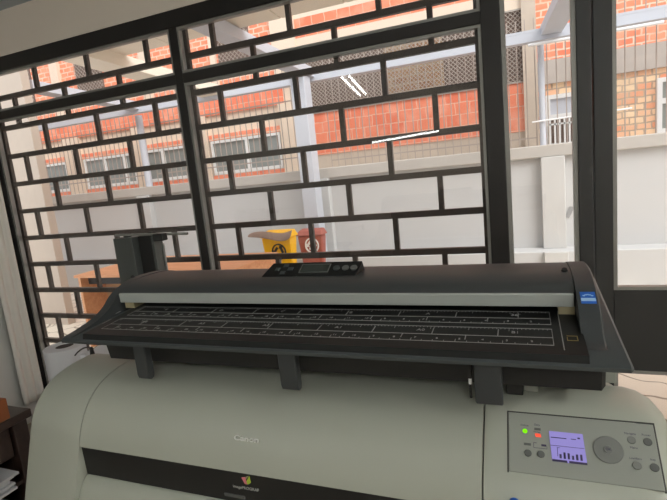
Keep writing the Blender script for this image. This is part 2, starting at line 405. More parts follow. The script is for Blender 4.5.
p1 = aty(528, 45.5, 5.84); p2 = aty(664, 21.8, 5.84)
bm = B(); tube(bm, p1, p2, .016, 10); tag(obj('conduit', bm, m_pipe), 'thin white conduit pipe running just below the canopy beam', 'pipe')
p1 = aty(532, 122.3, 6.05); p2 = aty(632, 108, 6.05)
bm = B(); tube(bm, p1, p2, .009, 8); tag(obj('conduit', bm, m_pipe), 'thin white rod crossing the fence bars before the barred window', 'pipe')

# yard fence: single bars with rails
def fence(x0, x1, label, rails):
    f = thing('bar_fence', label, 'fence', ((x0+x1)/2, 6.18, 1.565), 'metal bar fences on the yard wall')
    n = int((x1-x0)/.095)
    for i in range(n+1):
        x = x0+.095*i
        bm = B(); tube(bm, (x, 6.18, 1.565), (x, 6.18, 2.97), .0065, 6); obj('bar', bm, m_rod, f)
    for z in rails: box('rail', m_rod, x0, x1, 6.17, 6.19, z-.008, z+.008, f)
fence(-11.2, -5.62, 'long bar fence on the yard wall left of the slim pipe post', [2.52, 1.75])
fence(-5.38, -2.66, 'bar fence between slim post and thick grey column', [2.52, 1.75])
fence(-2.4, .17, 'bar fence before the orange block wall', [1.66])
fence(.29, 2.6, 'bar fence right of the slim post by the barred window', [])

# ------------------------------------------------------------------ building across the yard
FY = 6.75
def FX(px, py): return aty(px, py, FY).x
def FZ(px, py): return aty(px, py, FY).z
bl = thing('brick_building', 'brick building with windows, concrete bands and wire mesh above the yard wall', 'building', (-3, 7.2, 1.5))
def pan(name, m, x0, x1, z0, z1, d=.04, par=None, y=FY):
    return box(name, m, x0, x1, y-d, y+.02, z0, z1, par or bl)
box('wall', m_cream, -18, 7, FY, FY+.5, 1.5, 7, bl)
xc = FX(306, 120); xl = -18
zb0, zb1 = FZ(262, 107.5), FZ(262, 84)
pan('brick_band', m_orange, xl, FX(283, 95), zb0, zb1)
zl1, zl0 = FZ(240, 131.5), FZ(240, 137.3)
zw1, zw0 = FZ(240, 137.8), FZ(240, 172.6)
zs1, zs0 = FZ(240, 173), FZ(240, 182.5)
def bwin(x0, x1, muls, i):
    f = B(); t = .035
    bx(f, x0, x0+t, FY-.05, FY+.01, zw0, zw1); bx(f, x1-t, x1, FY-.05, FY+.01, zw0, zw1); bx(f, x0+t, x1-t, FY-.05, FY+.01, zw0, zw0+.05); bx(f, x0+t, x1-t, FY-.05, FY+.01, zw1-.04, zw1)
    for mx in muls: bx(f, mx-.03, mx+.03, FY-.049, FY+.009, zw0+.05, zw1-.04)
    w = obj('window', f, m_wframe, bl); pn = box('pane', m_pane, x0+t, x1-t, FY-.02, FY+.012, zw0+.05, zw1-.04, w)
    pan('brick_lintel', m_red, x0-.05, x1+.05, zl0, zl1, .05)
    pan('brick_sill', m_orange, x0-.05, x1+.05, zs0, zs1, .05)
wins = [(FX(213, 150), FX(283, 150), [FX(249, 150)]), (FX(148, 165), FX(194, 160), [FX(166, 165)]), (FX(88, 175), FX(138, 168), [FX(108, 172), FX(128, 170)]), (FX(40, 180), FX(71, 178), [FX(48, 180)]), (FX(-5, 188), FX(32, 182), [])]
for i, w in enumerate(wins): bwin(*w, i)
for a, b, y in ((284, 297, 140), (197, 212, 155), (139, 147, 165), (72, 87, 176)):
    pan('pilaster', m_cream, FX(a, y), FX(b, y), 1.56, zb0, .09)
# centre: orange blocks and mesh
xa, xb = FX(312, 130), FX(526, 110)
za0, za1 = FZ(420, 143.5), FZ(420, 98.5)
pan('block_wall', m_orange, xa, xb, za0, za1)
pan('cement_band', m_cement, xa, xb, 1.56, za0, .03)
zm1 = FZ(420, 30)
pan('opening_shade', m_dark, xa, FX(386, 80), za1, zm1, .01)  # flat panel, shade of the interior behind the mesh put into colour
pan('brown_brick_wall', m_brown, FX(386, 80), FX(444, 70), za1, zm1, .012)
pan('opening_shade', m_dark, FX(444, 70), xb, za1, zm1, .01)
def mesh_panel(x0, x1, z0, z1, y=FY-.05, s=.055, r=.005):
    bm = B()
    W = x1-x0; Hh = z1-z0; n = int((W+Hh)/s)+1
    for sgn in (1, -1):
        for k in range(n):
            c = k*s
            pts = []
            # line u - v = c - H (sgn 1) or u + v = c (sgn -1)
            if sgn == 1:
                u0 = max(0, c-Hh); v0 = u0-(c-Hh); u1 = min(W, c-Hh+Hh); v1 = u1-(c-Hh)
                if v1 > Hh: v1 = Hh; u1 = v1+(c-Hh)
            else:
                u0 = max(0, c-Hh); v0 = c-u0; u1 = min(W, c); v1 = c-u1
            if u1-u0 < .02: continue
            tube(bm, (x0+u0, y, z0+v0), (x0+u1, y, z0+v1), r, 4, caps=False)
    bx(bm, x0, x1, y-.01, y+.01, z0, z0+.02); bx(bm, x0, x1, y-.01, y+.01, z1-.02, z1)
    return obj('wire_mesh', bm, m_wire, bl)
mesh_panel(xa, xb, za1, zm1)
pan('cream_lintel', m_cream, xa-.4, xb, zm1, FZ(420, 13), .06)
pan('brick_band', m_orange, xa-.1, xb, FZ(420, 13), FZ(420, -9), .05)
pan('cream_band', m_cream, xa-.4, xb, FZ(420, -9), 7, .05)
# right: concrete pilaster, bands, mixed brick, windows
xp0, xp1 = FX(524, 100), FX(538, 100)
pan('pilaster', m_cement, xp0, xp1, 1.56, 7, .10)
xr = 7
z1 = FZ(640, 71); z2 = FZ(640, 46); z3 = FZ(640, 28)
pan('mixed_brick_wall', m_mixed, xp1, xr, 1.56, z1, .03)
pan('concrete_band', m_concrete, xp1, xr, z1, z2, .07)
pan('brick_band', m_red, xp1, xr, z2, 7, .04)
def rwin(x0, x1, z0, z1, grilled):
    f = B(); t = .05; y0 = FY-.06
    bx(f, x0, x0+t, y0, FY, z0, z1); bx(f, x1-t, x1, y0, FY, z0, z1); bx(f, x0+t, x1-t, y0, FY, z1-t, z1); bx(f, x0+t, x1-t, y0, FY, z0, z0+t)
    zm = z0+(z1-z0)*.58
    bx(f, x0+t, x1-t, y0, FY, zm-.03, zm+.03)
    w = obj('window', f, m_wframe, bl); box('pane', m_pane if not grilled else m_dark, x0+t, x1-t, FY-.035, FY-.005, z0+t, zm-.03, w)
    box('pane', m_steel if grilled else m_pane, x0+t, x1-t, FY-.035, FY-.005, zm+.03, z1-t, w)
    if grilled:
        g = B()
        for i in range(9):
            x = x0+.04+(x1-x0-.08)*i/8; bx(g, x-.01, x+.01, y0-.05, y0-.03, z0, zm-.02)
        bx(g, x0, x1, y0-.05, y0-.03, z0, z0+.025); bx(g, x0, x1, y0-.05, y0-.03, zm-.1, zm-.08)
        obj('window_bars', g, m_wframe, w)
rwin(FX(546, 120), FX(592, 115), FZ(562, 146.5), FZ(562, 94), True)
rwin(FX(656, 105), FX(720, 100), FZ(662, 133), FZ(662, 78), False)
# upper storey on the left
zu = zb1
pan('brick_wall', m_red, xl, FX(298, 30), zu, 6.5, .03)
for a, b, y in ((272, 296, 30), (212, 217, 52), (55, 63, 80), (142, 150, 60)):
    pan('pilaster', m_cream, FX(a, y), FX(b, y), zu, 6.5, .09)
for a, b, y in ((76, 103, 68), (218, 251, 45), (20, 33, 78)):
    X0, X1 = FX(a, y), FX(b, y); zA, zB = zu+.35, zu+1.9
    pan('opening_shade', m_dark, X0, X1, zA, zB, .035); mesh_panel(X0, X1, zA, zB, FY-.06, .07)  # interior shade painted as flat dark panels here too

# ------------------------------------------------------------------ desk and bins outside
dk = thing('desk', 'old orange beech desk standing out in the yard behind the grille', 'desk', (-3.3, 3.9, 0))
dx0, dx1, dy0, dy1 = -4.15, -2.36, 3.36, 4.3
box('desk_top', m_desk, dx0, dx1, dy0, dy1, .725, .752, dk, .004)
box('side_panel', m_desk, dx0+.02, dx0+.05, dy0+.03, dy1-.03, 0, .725, dk)
box('side_panel', m_desk, dx1-.05, dx1-.02, dy0+.03, dy1-.03, 0, .725, dk)
box('front_panel', m_desk2, dx0+.05, dx1-.05, dy0+.32, dy0+.345, .08, .625, dk)
box('apron', m_boxb, dx0+.05, dx1-.05, dy0+.12, dy0+.14, .635, .725, dk)  # black board puts the shade of the recess under the top into colour
def bin_(x0, x1, y0, y1, h, mb, ml, ms, label, cz):
    t = thing('recycling_bin', label, 'bin', ((x0+x1)/2, (y0+y1)/2, 0), 'yard recycling bins')
    i = .05
    bm = B(); hexa(bm, [(x0+i, y0+i, .06), (x1-i, y0+i, .06), (x1-i, y1-i, .06), (x0+i, y1-i, .06), (x0, y0, h-.06), (x1, y0, h-.06), (x1, y1, h-.06), (x0, y1, h-.06)])
    obj('body', bm, mb, t, .02)
    bm = B(); hexa(bm, [(x0-.015, y0-.02, h-.06), (x1+.015, y0-.02, h-.06), (x1+.015, y1+.02, h-.06), (x0-.015, y1+.02, h-.06), (x0+.02, y0+.02, h), (x1-.02, y0+.02, h), (x1-.02, y1, h+.02), (x0+.02, y1, h+.02)])
    obj('lid', bm, ml, t, .012)
    for s in (x0+.08, x1-.08):
        bm = B(); tube(bm, (s-.025, y1-.06, .08), (s+.025, y1-.06, .08), .08, 16); obj('wheel', bm, m_black, t)
    # recycling sign: ring with three chasing arrows
    cx = (x0+x1)/2+.02; yy = y0+i*(1-(cz-.06)/(h-.12))
    bm = B(); n = 28; R = .095
    for a in range(n):
        a0 = 2*math.pi*a/n; a1 = 2*math.pi*(a+1)/n
        q = [(cx+r*math.cos(t_), yy-.012, cz+r*math.sin(t_)*1.05) for r, t_ in ((R-.016, a0), (R, a0), (R, a1), (R-.016, a1))]
        hexa(bm, q+[(x_, yy+.02, z_) for x_, _, z_ in q])
    for kq in range(3):
        for s0, s1, w in ((.0, .6, .034),):
            a0 = math.radians(90+120*kq+14); a1 = math.radians(90+120*(kq+1)-34)
            rr = .055
            A = Vector((cx+rr*math.cos(a0), cz+rr*math.sin(a0))); Bq = Vector((cx+rr*math.cos(a1), cz+rr*math.sin(a1)))
            d = (Bq-A).normalized(); pn = Vector((-d.y, d.x))
            q = [A-pn*.014, A+pn*.014, Bq+pn*.014, Bq-pn*.014]
            hexa(bm, [(v.x, yy-.012, v.y) for v in q]+[(v.x, yy+.02, v.y) for v in q])
            tip = Bq+d*.034
            q = [Bq-pn*.03, Bq+pn*.03, tip+pn*.001, tip-pn*.001]
            hexa(bm, [(v.x, yy-.012, v.y) for v in q]+[(v.x, yy+.02, v.y) for v in q])
    obj('recycling_sign', bm, ms, t)
    return t
bin_(-2.955, -2.555, 5.0, 5.17, .862, m_yellow, m_yellow, m_black, 'yellow recycling bin with black recycling sign in the yard', .63)
bin_(-2.68, -2.335, 5.42, 5.56, .81, m_maroon, m_maroon, m_whitep, 'red-brown recycling bin with white recycling sign beside the yellow one', .625)
# crumpled plastic over the yellow bin
bm = B(); P = [(247.5, 237), (252, 234.5), (262, 233.5), (272, 235), (281, 236), (288, 234), (292, 232)]
Q = [(248, 237.6), (255, 237.8), (264, 238.6), (273, 240.6), (281, 242), (287, 241), (291, 238)]
fr = [aty(*p, 4.94+.01*math.sin(i*2.1)) for i, p in enumerate(P)]; lo_ = [aty(*p, 4.91+.015*math.sin(i*1.7)) for i, p in enumerate(Q)]
bk = [v+Vector((0, .035, .02)) for v in fr]
vs = [[bm.verts.new(v) for v in row] for row in (lo_, fr, bk)]
for r in range(2):
    for i in range(len(P)-1): bm.faces.new((vs[r][i], vs[r][i+1], vs[r+1][i+1], vs[r+1][i]))
o = obj('plastic_bag', bm, m_bag); s = o.modifiers.new('t', 'SOLIDIFY'); s.thickness = .012; s2 = o.modifiers.new('s', 'SUBSURF'); s2.levels = s2.render_levels = 2
tag(o, 'crumpled grey-brown plastic bag draped over the front of the yellow bin', 'bag')

# ------------------------------------------------------------------ wide format printer
pr = thing('wide_format_printer', 'wide beige-grey large format printer with control panel and paper slot', 'printer', (-.42, .95, 0))
front_up = [(.657, .984), (.6635, 1.006), (.674, 1.030), (.691, 1.056), (.716, 1.079), (.748, 1.095), (.79, 1.104), (.84, 1.107)]
fu = smoothline(front_up, 4)
rear = [(.862, 1.102), (.885, 1.085), (.905, 1.05), (.94, 1.02), (1.13, .99), (1.15, .96), (1.15, .72)]
lowfront = [(.60, .72), (.60, .80), (.615, .85), (.637, .92)]
X0, XS, XR, X1 = -1.05, -.888, -.0715, .200
full = fu+rear+lowfront
bm = B(); xs, ins = roundends(X0, XS-.0012, .001, 1)
nR = 5; xs = []; ins = []
for i in range(nR): a = math.pi/2*i/(nR-1); xs.append(X0+.018*(1-math.sin(a))); ins.append(.018*(1-math.cos(a)) if False else .018*(1-math.sin(a)) if False else 0)
xs = [X0, X0+.0025, X0+.008, X0+.016, XS-.0012]; ins = [.014, .008, .003, 0, 0]
extrude(bm, full, xs, ins); obj('left_housing', bm, m_printer, pr)
# right housing with flat tilted panel
PT = Vector((.765, 1.098)); PB = Vector((.685, 1.031))
fr_r = [(.640, .93), (.652, .975), (.664, 1.003), (.672, 1.017), (.685, 1.031), (.765, 1.098), (.79, 1.105), (.84, 1.107)]
full_r = fr_r+rear+[(.60, .72), (.60, .80), (.615, .85)]
bm = B(); xs = [XR+.0012, X1-.06, X1-.04, X1-.022, X1-.008, X1]; ins = [0, 0, .005, .016, .034, .052]
extrude(bm, full_r, xs, ins); obj('right_housing', bm, m_printer, pr)
# centre cover
cov = fu+rear[:-2]+[(1.13, .975), (.676, .978), (.666, .979)]
bm = B(); extrude(bm, cov, [XS+.0012, XR-.0012]); obj('top_cover', bm, m_printer, pr)
bm = B(); core = [(max(y+.02, .69), z-.008) for y, z in fu[4:]]+[(.855, 1.085), (.88, 1.04), (.93, 1.0), (1.12, .97), (1.14, .74), (.725, .74), (.725, .99)]
extrude(bm, core, [XS-.02, XR+.004]); co_ = obj('seam_core', bm, m_seam, pr)
# slot: black back wall and side cheeks, tray
bm = B(); hexa(bm, [(XS, .664, .905), (XR, .664, .905), (XR, .72, .905), (XS, .72, .905), (XS, .6615, .9815), (XR, .6615, .9815), (XR, .72, .981), (XS, .72, .981)]); obj('slot_back', bm, m_slot, pr)
tray = smoothline([(.70, .917), (.665, .917), (.656, .9135), (.646, .904), (.637, .887), (.622, .85), (.611, .80), (.606, .72)], 4)+[(.70, .72)]
bm = B(); extrude(bm, tray, [XS+.001, XR-.001]); obj('output_tray', bm, m_printer, pr)
box('stand_foot', m_btnd, X0+.1, X0+.16, .55, 1.3, 0, .06, pr, .01); box('stand_foot', m_btnd, X1-.16, X1-.1, .55, 1.3, 0, .06, pr, .01)
box('stand_post', m_btnd, X0+.1, X0+.16, .85, 1.05, .06, .74, pr, .01); box('stand_post', m_btnd, X1-.16, X1-.1, .85, 1.05, .06, .74, pr, .01)
box('stand_beam', m_btnd, X0+.16, X1-.16, .93, .97, .3, .38, pr, .01)
# maker's lettering on the cover and on the slot flap
sl = Vector((0, .6625-.655, 1.004-.978)).normalized()
def on_cover(px, py):
    a = Vector((.655, .978)); d = Vector((.0095, .026)); r = ray(px, py); r.x
    n = Vector((-.026, .0095)); t = (n.dot(a)-n.y*H)/(n.x*r.y+n.y*r.z); return r*t+Vector((0, 0, H))
c0 = on_cover(246.5, 438.7)
bm = text_bm('Canon', .0150, .0012, True); bmesh.ops.scale(bm, vec=(1.3, .82, 1), verts=bm.verts[:]); put(bm, c0+Vector((0, -.001, 0)), (1, 0, 0), sl); obj('maker_lettering', bm, m_letter, pr)
fd = Vector((0, .6615-.664, .9815-.905)).normalized(); fn = Vector((0, -fd.z, fd.y))
def on_flap(px, py):
    a = Vector((.664, .905)); r = ray(px, py); n = Vector((fn.y, fn.z)); t = (n.dot(a)-n.y*H)/(n.x*r.y+n.y*r.z); return r*t+Vector((0, 0, H))
lp = on_flap(246.5, 480)
def leaf(pts, m, nm):
    b = B(); f = lambda a, c_, h: lp+Vector((a, 0, 0))+fd*c_+fn*h
    hexa(b, [f(a, c_, -.0005) for a, c_ in pts]+[f(a, c_, .0012) for a, c_ in pts]); return obj(nm, b, m, pr)
leaf([(-.0095, .004), (-.0015, .006), (.0005, -.0085), (-.0045, -.0075)], m_pink, 'emblem_leaf')
leaf([(.002, -.0085), (.0, -.002), (.0075, .0095), (.0085, -.004)], m_lgreen, 'emblem_leaf')
leaf([(-.001, .002), (.001, .003), (.0065, .0095), (.0, .007)], m_tan, 'emblem_leaf')
bm = text_bm('imagePROGRAF', .0082, .0004); put(bm, on_flap(246, 488)+fn*.0008, (1, 0, 0), fd); obj('series_lettering', bm, m_letter2, pr)
tp = on_flap(235, 495.5); bm = B(); f = lambda a, c_, h: tp+Vector((a, 0, 0))+fd*c_+fn*h
hexa(bm, [f(-.022, -.003, -.001), f(.022, -.003, -.001), f(.022, .003, -.001), f(-.022, .003, -.001), f(-.022, -.003, .002), f(.022, -.003, .002), f(.022, .003, .002), f(-.022, .003, .002)]); obj('slot_plate', bm, m_btnd, pr)

# control panel
U = Vector((1, 0, 0)); Dn = Vector((0, PB.x-PT.x, PB.y-PT.y)); PL = Dn.length; Dn.normalize(); Nn = Dn.cross(U)*-1
if Nn.z < 0: Nn = -Nn
def pp(x, s, h=0): return Vector((x, PT.x, PT.y))+Dn*s+Nn*h
def pbox(name, x0, x1, s0, s1, h0, h1, m, par, sk=0, bevel=0):
    b = B(); hexa(b, [pp(x0+sk, s1, h0), pp(x1+sk, s1, h0), pp(x1, s0, h0), pp(x0, s0, h0), pp(x0+sk, s1, h1), pp(x1+sk, s1, h1), pp(x1, s0, h1), pp(x0, s0, h1)]); return obj(name, b, m, par, bevel)
def pdisc(name, x, s, r, h0, h1, m, par, bevel=.0006):
    b = B(); tube(b, pp(x, s, h0), pp(x, s, h1), r, 28); return obj(name, b, m, par, bevel)
cp = pbox('control_panel', -.034, .163, .008, .0985, -.004, .0012, m_printer2, pr, 0, .0008)
b = B()
for (x0, x1, s0, s1) in ((-.0365, -.0345, .006, .100), (.163, .165, .006, .100), (-.0365, .165, .0055, .0075)):
    hexa(b, [pp(x0, s1, -.003), pp(x1, s1, -.003), pp(x1, s0, -.003), pp(x0, s0, -.003), pp(x0, s1, .0006), pp(x1, s1, .0006), pp(x1, s0, .0006), pp(x0, s0, .0006)])
obj('panel_groove', b, m_seam, cp)
pdisc('green_light', -.0105, .0361, .0037, .001, .0026, m_green, cp)
pbox('red_light', .0035, .0115, .038, .0435, .001, .0024, m_redl, cp, .001, .0005)
pbox('message_window', .003, .012, .0295, .033, .001, .0018, m_btnd, cp)
pdisc('round_button', -.007, .069, .0052, .001, .0028, m_btnd, cp); pdisc('round_button', .011, .0685, .0052, .001, .0028, m_btnd, cp)
pbox('button_plate', -.0125, -.0025, .054, .0575, .001, .0016, m_btnd, cp)
lc = pbox('screen', .0235, .0695, .0325, .0765, .001, .0024, m_lcd, cp, .0025)
b = B()
def lmark(x0, x1, s0, s1):
    hexa(b, [pp(x0, s1, .0022), pp(x1, s1, .0022), pp(x1, s0, .0022), pp(x0, s0, .0022), pp(x0, s1, .0027), pp(x1, s1, .0027), pp(x1, s0, .0027), pp(x0, s0, .0027)])
lmark(.0258, .047, .0412, .0424); lmark(.053, .060, .0412, .0422); lmark(.062, .0655, .0385, .0405); lmark(.0245, .070, .0535, .0541)
for i, hgt in enumerate((.006, .009, .0085, .0055, .008, .0085)): lmark(.036+.0055*i, .039+.0055*i, .0715-hgt, .0715)
lmark(.0335, .0342, .056, .069); lmark(.0335, .037, .056, .0566)
lmark(.026, .046, .0738, .0768); lmark(.0485, .072, .0738, .0768)
obj('screen_graphics', b, m_lcdd, lc)
dl = pdisc('navigation_dial', .1010, .0515, .0195, .0008, .003, m_btn, cp, .001)
pdisc('centre_button', .1010, .0515, .0058, .002, .0042, m_btn, dl)
b = put(text_bm('OK', .005, .0002), pp(.101, .0515, .0043), U, -Dn); obj('button_lettering', b, m_lcdd, dl)
for x, s in ((.1325, .0338), (.1525, .0342), (.1345, .0690), (.1555, .0690)): pdisc('round_button', x, s, .0056, .0008, .0028, m_btn if x < .15 else m_btnd, cp)
def lab(t, x, s, sz=.0042):
    b = put(text_bm(t, sz, .0001), pp(x, s, .0013), U, -Dn); obj('panel_lettering', b, m_lcdd, cp)
lab('Online', -.011, .027); lab('Data', .007, .0245); lab('Message', .0065, .0355, .003)
lab('Navigate', .132, .0245); lab('Power', .152, .0245); lab('Menu', .134, .0445); lab('Load/Eject', .134, .0595, .0036); lab('Stop', .155, .0585, .0036)
b = B()
for (x0, x1, s0, s1) in ((.001, .0016, .052, .060), (.001, .006, .052, .0526), (.012, .019, .0535, .0565), (.001, .02, .0595, .060), (.0195, .02, .056, .060)):
    hexa(b, [pp(x0, s1, .001), pp(x1, s1, .001), pp(x1, s0, .001), pp(x0, s0, .001), pp(x0, s1, .0015), pp(x1, s1, .0015), pp(x1, s0, .0015), pp(x0, s0, .0015)])
obj('paper_icon', b, m_lcdd, cp)
bs = aty(514.5, 500.5, .655); bm = B(); tube(bm, (bs.x, .6465, bs.z-.003), (bs.x, .655, bs.z-.003), .0075, 18); obj('blue_round_label', bm, m_blue, pr)

# ------------------------------------------------------------------ large format scanner on top
sc = thing('large_format_scanner', 'wide dark charcoal sheet scanner with ruler bed standing over the printer', 'scanner', (-.41, .95, 1.19))
SL, SR = -.949, .131
def bed(y): return 1.212+.08*(y-.715)
# body under the bed
body = [(.707, 1.193), (.706, 1.199), (.711, 1.2025), (1.10, 1.233), (1.13, 1.228), (1.13, 1.18), (.80, 1.185)]
bm = B(); extrude(bm, body, [SL, SL+.004, SR-.004, SR], [.004, 0, 0, .004]); obj('body', bm, m_scan2, sc)
bm = B(); extrude(bm, [(.775, 1.133), (.765, 1.188), (1.08, 1.188), (1.08, 1.133)], [SL+.055, SL+.061, .100, .106], [.006, 0, 0, .006]); obj('underbody', bm, m_under, sc)
# feed bed plate
BL, BR = -.885, .0775
bm = B(); hexa(bm, [(BL, .7095, bed(.7135)-.013), (BR, .7095, bed(.7135)-.013), (BR, .93, bed(.93)-.013), (BL, .93, bed(.93)-.013), (BL, .7135, bed(.7135)+.0012), (BR, .7135, bed(.7135)+.0012), (BR, .93, bed(.93)+.0012), (BL, .93, bed(.93)+.0012)])
fb = obj('feed_bed', bm, m_table, sc)
bm = B(); hz = .0013
def mk(x0, x1, y0, y1):
    hexa(bm, [(x0, y0, bed(y0)+hz), (x1, y0, bed(y0)+hz), (x1, y1, bed(y1)+hz), (x0, y1, bed(y1)+hz), (x0, y0, bed(y0)+hz+.0004), (x1, y0, bed(y0)+hz+.0004), (x1, y1, bed(y1)+hz+.0004), (x0, y1, bed(y1)+hz+.0004)])
mxl, mxr = -.862, .034
lw = .0007
for (yt, ym, yb) in ((.872, .842, .818), (.800, .768, .742)):
    for y in (yt, ym, yb): mk(mxl, mxr, y-lw, y+lw)
    mk(mxl-lw, mxl+lw*.6, yb, yt); mk(mxr-lw*.6, mxr+lw*.6, yb, yt)
    n = 0; x = mxr
    while x > mxl:      # fine inch ticks
        L = .011 if n % 10 == 0 else .0045
        mk(x-.0004, x+.0004, yt-L, yt); x -= .00635; n += 1
    n = 0; x = mxr
    while x > mxl:
        L = .010 if n % 4 == 0 else .005
        mk(x-.0005, x+.0005, yb, yb+L); x -= .018; n += 1
    for i, x in enumerate([mxr-.05-.105*k for k in range(9)]):
        xx = x-(.03 if yt < .85 else 0)
        mk(xx-.0008, xx+.0008, ym, yt-.006); mk(xx-.05, xx-.0484, ym-.016, ym)
mk(.0465, .0478, .728, .876)
def bedtext(t, x, y, s):
    b = put(text_bm(t, s, .0002), (x, y, bed(y)+.0016), (1, 0, 0), (0, 1, .08)); return b
for row, names in ((.856, ('E', 'D', 'C', 'B', 'A', '36"')), (.784, ('A4', 'A3', 'A2', 'A1', 'A0', 'B1'))):
    for i, nme in enumerate(names):
        b = bedtext(nme, -.78+.152*i, row, .012); me = bpy.data.meshes.new('t'); b.to_mesh(me); b.free(); bm.from_mesh(me); bpy.data.meshes.remove(me)
for row in (.829, .753):
    for i in range(24):
        b = bedtext(str(i+2), mxr-.030-.036*i, row, .008); me = bpy.data.meshes.new('t'); b.to_mesh(me); b.free(); bm.from_mesh(me); bpy.data.meshes.remove(me)
obj('scale_markings', bm, m_mark, fb)
bm = B()
for (x0, x1, y0, y1) in ((.0535, .0685, .760, .7612), (.0535, .0685, .776, .7772), (.0535, .0545, .760, .772), (.0675, .0685, .760, .777)): mk(x0, x1, y0, y1)
obj('sheet_icon', bm, m_gold, fb)
# lid: curved hood with silver front strip and end arms
lid = smoothline([(.862, 1.263), (.885, 1.2745), (.92, 1.2815), (.965, 1.2828), (1.02, 1.280), (1.07, 1.270), (1.105, 1.25)], 4)
lidp = lid+[(1.105, 1.238), (.905, 1.231), (.866, 1.238)]
AL, AR = -.921, .0735
bm = B(); extrude(bm, lidp, [AL, AR]); ld = obj('lid', bm, m_scan, sc)
bm = B(); hexa(bm, [(AL+.002, .8585, 1.2395), (AR-.002, .8585, 1.2395), (AR-.002, .868, 1.2395), (AL+.002, .868, 1.2395), (AL+.002, .8565, 1.2615), (AR-.002, .8565, 1.2615), (AR-.002, .868, 1.264), (AL+.002, .868, 1.264)])
obj('silver_strip', bm, m_silver, ld, .001)
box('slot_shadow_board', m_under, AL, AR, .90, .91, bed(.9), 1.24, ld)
arm = smoothline([(.752, 1.2065), (.775, 1.2115), (.792, 1.223), (.812, 1.243), (.84, 1.2605), (.875, 1.2735), (.92, 1.2822), (.965, 1.2842), (1.02, 1.2815), (1.07, 1.271), (1.108, 1.25)], 3)+[(1.108, 1.226), (.80, 1.204)]
armL = smoothline([(.712, 1.2035), (.76, 1.2115), (.80, 1.2225), (.83, 1.238), (.848, 1.254), (.875, 1.269), (.92, 1.2815), (.965, 1.2842), (1.02, 1.2815), (1.07, 1.271), (1.108, 1.25)], 3)+[(1.108, 1.226), (.80, 1.204)]
for (a, b_, ia, ib) in ((SL, AL-.001, .003, 0), (AR+.001, .107, 0, .003)):
    bm = B(); extrude(bm, armL if a < -.5 else arm, [a, a+.003, b_-.003, b_], [ia, 0, 0, ib]); ar = obj('lid_arm', bm, m_scan, ld)
    if a > 0: right_arm = ar
# blue label on the right arm
def armz(y):
    for p, q in zip(arm, arm[1:]):
        if p[0] <= y <= q[0]: return p[1]+(q[1]-p[1])*(y-p[0])/(q[0]-p[0])
lyo, lyi = .829, .853
def lb(name, x0, x1, t0, t1, m, off, par):
    bm = B(); ya, yb = lyo+(lyi-lyo)*t0, lyo+(lyi-lyo)*t1
    za, zb = armz(ya), armz(yb); n = Vector((0, -(zb-za), (yb-ya))).normalized()*off
    hexa(bm, [(x0, ya, za-.001), (x1, ya, za-.001), (x1, yb, zb-.001), (x0, yb, zb-.001), (x0, ya+n.y, za+n.z), (x1, ya+n.y, za+n.z), (x1, yb+n.y, zb+n.z), (x0, yb+n.y, zb+n.z)])
    return obj(name, bm, m, par)
lbl = lb('energy_label', .0795, .1015, 0, 1, m_blue, .0012, right_arm)
lb('label_band', .080, .101, .16, .40, m_lblue, .0017, lbl)
for i in range(5): lb('label_arc', .083+.003*i, .0865+.003*i, .6+.1*math.sin(i*.8), .66+.1*math.sin(i*.8), m_lblue, .0017, lbl)
# tan end blocks beside the slot, hood screws
box('end_block', m_tan, .048, .073, .862, .895, bed(.87)+.001, 1.2385, sc); box('end_block', m_tan, AL+.012, AL+.04, .862, .895, bed(.87)+.001, 1.2385, sc)
for px, py in ((564, 266.8), (135, 278)):
    q = aty(px, py, .945); bm = B(); tube(bm, (q.x, .94, 1.280), (q.x, .936, 1.287), .0065, 14, .0045); obj('hood_knob', bm, m_under, sc)
# console on the hood
m0 = Vector((-.561, .935, 1.283)); m1 = Vector((-.332, .935, 1.2845))
bm = B(); hexa(bm, [(-.562, .928, 1.278), (-.334, .928, 1.2785), (-.330, .985, 1.280), (-.552, .985, 1.280), (-.561, .928, 1.2825), (-.334, .928, 1.2825), (-.330, .972, 1.305), (-.549, .972, 1.305)])
cs = obj('console', bm, m_table, sc, .002)
ca = Vector((0, .972-.928, 1.305-1.2825)); cl = ca.length; ca.normalize(); cn_ = Vector((0, -ca.z, ca.y))
def cbox(name, x0, x1, t0, t1, h, m, par):
    bm = B(); o_ = Vector((0, .928, 1.2825)); f = lambda x, t, hh: Vector((x, 0, 0))+o_+ca*(t*cl)+cn_*hh
    hexa(bm, [f(x0, t0, -.001), f(x1, t0, -.001), f(x1, t1, -.001), f(x0, t1, -.001), f(x0, t0, h), f(x1, t0, h), f(x1, t1, h), f(x0, t1, h)]); return obj(name, bm, m, par)
dsp = cbox('display_frame', -.470, -.400, .22, .82, .0012, m_btnd, cs); cbox('display', -.468, -.402, .28, .76, .0016, mat('display_green_grey', srgb(52, 58, 54), .2), dsp)
for x in (-.383, -.362, -.343):
    bm = B(); o_ = Vector((x, .928, 1.2825))+ca*(.5*cl); tube(bm, o_, o_+cn_*.003, .0075, 18); obj('round_button', bm, m_btnd if x > -.37 else m_scan2, cs)
for x, t in ((-.527, .5), (-.510, .75), (-.510, .25), (-.495, .5)): cbox('arrow_button', x-.006, x+.006, t-.1, t+.1, .002, m_scan2, cs)
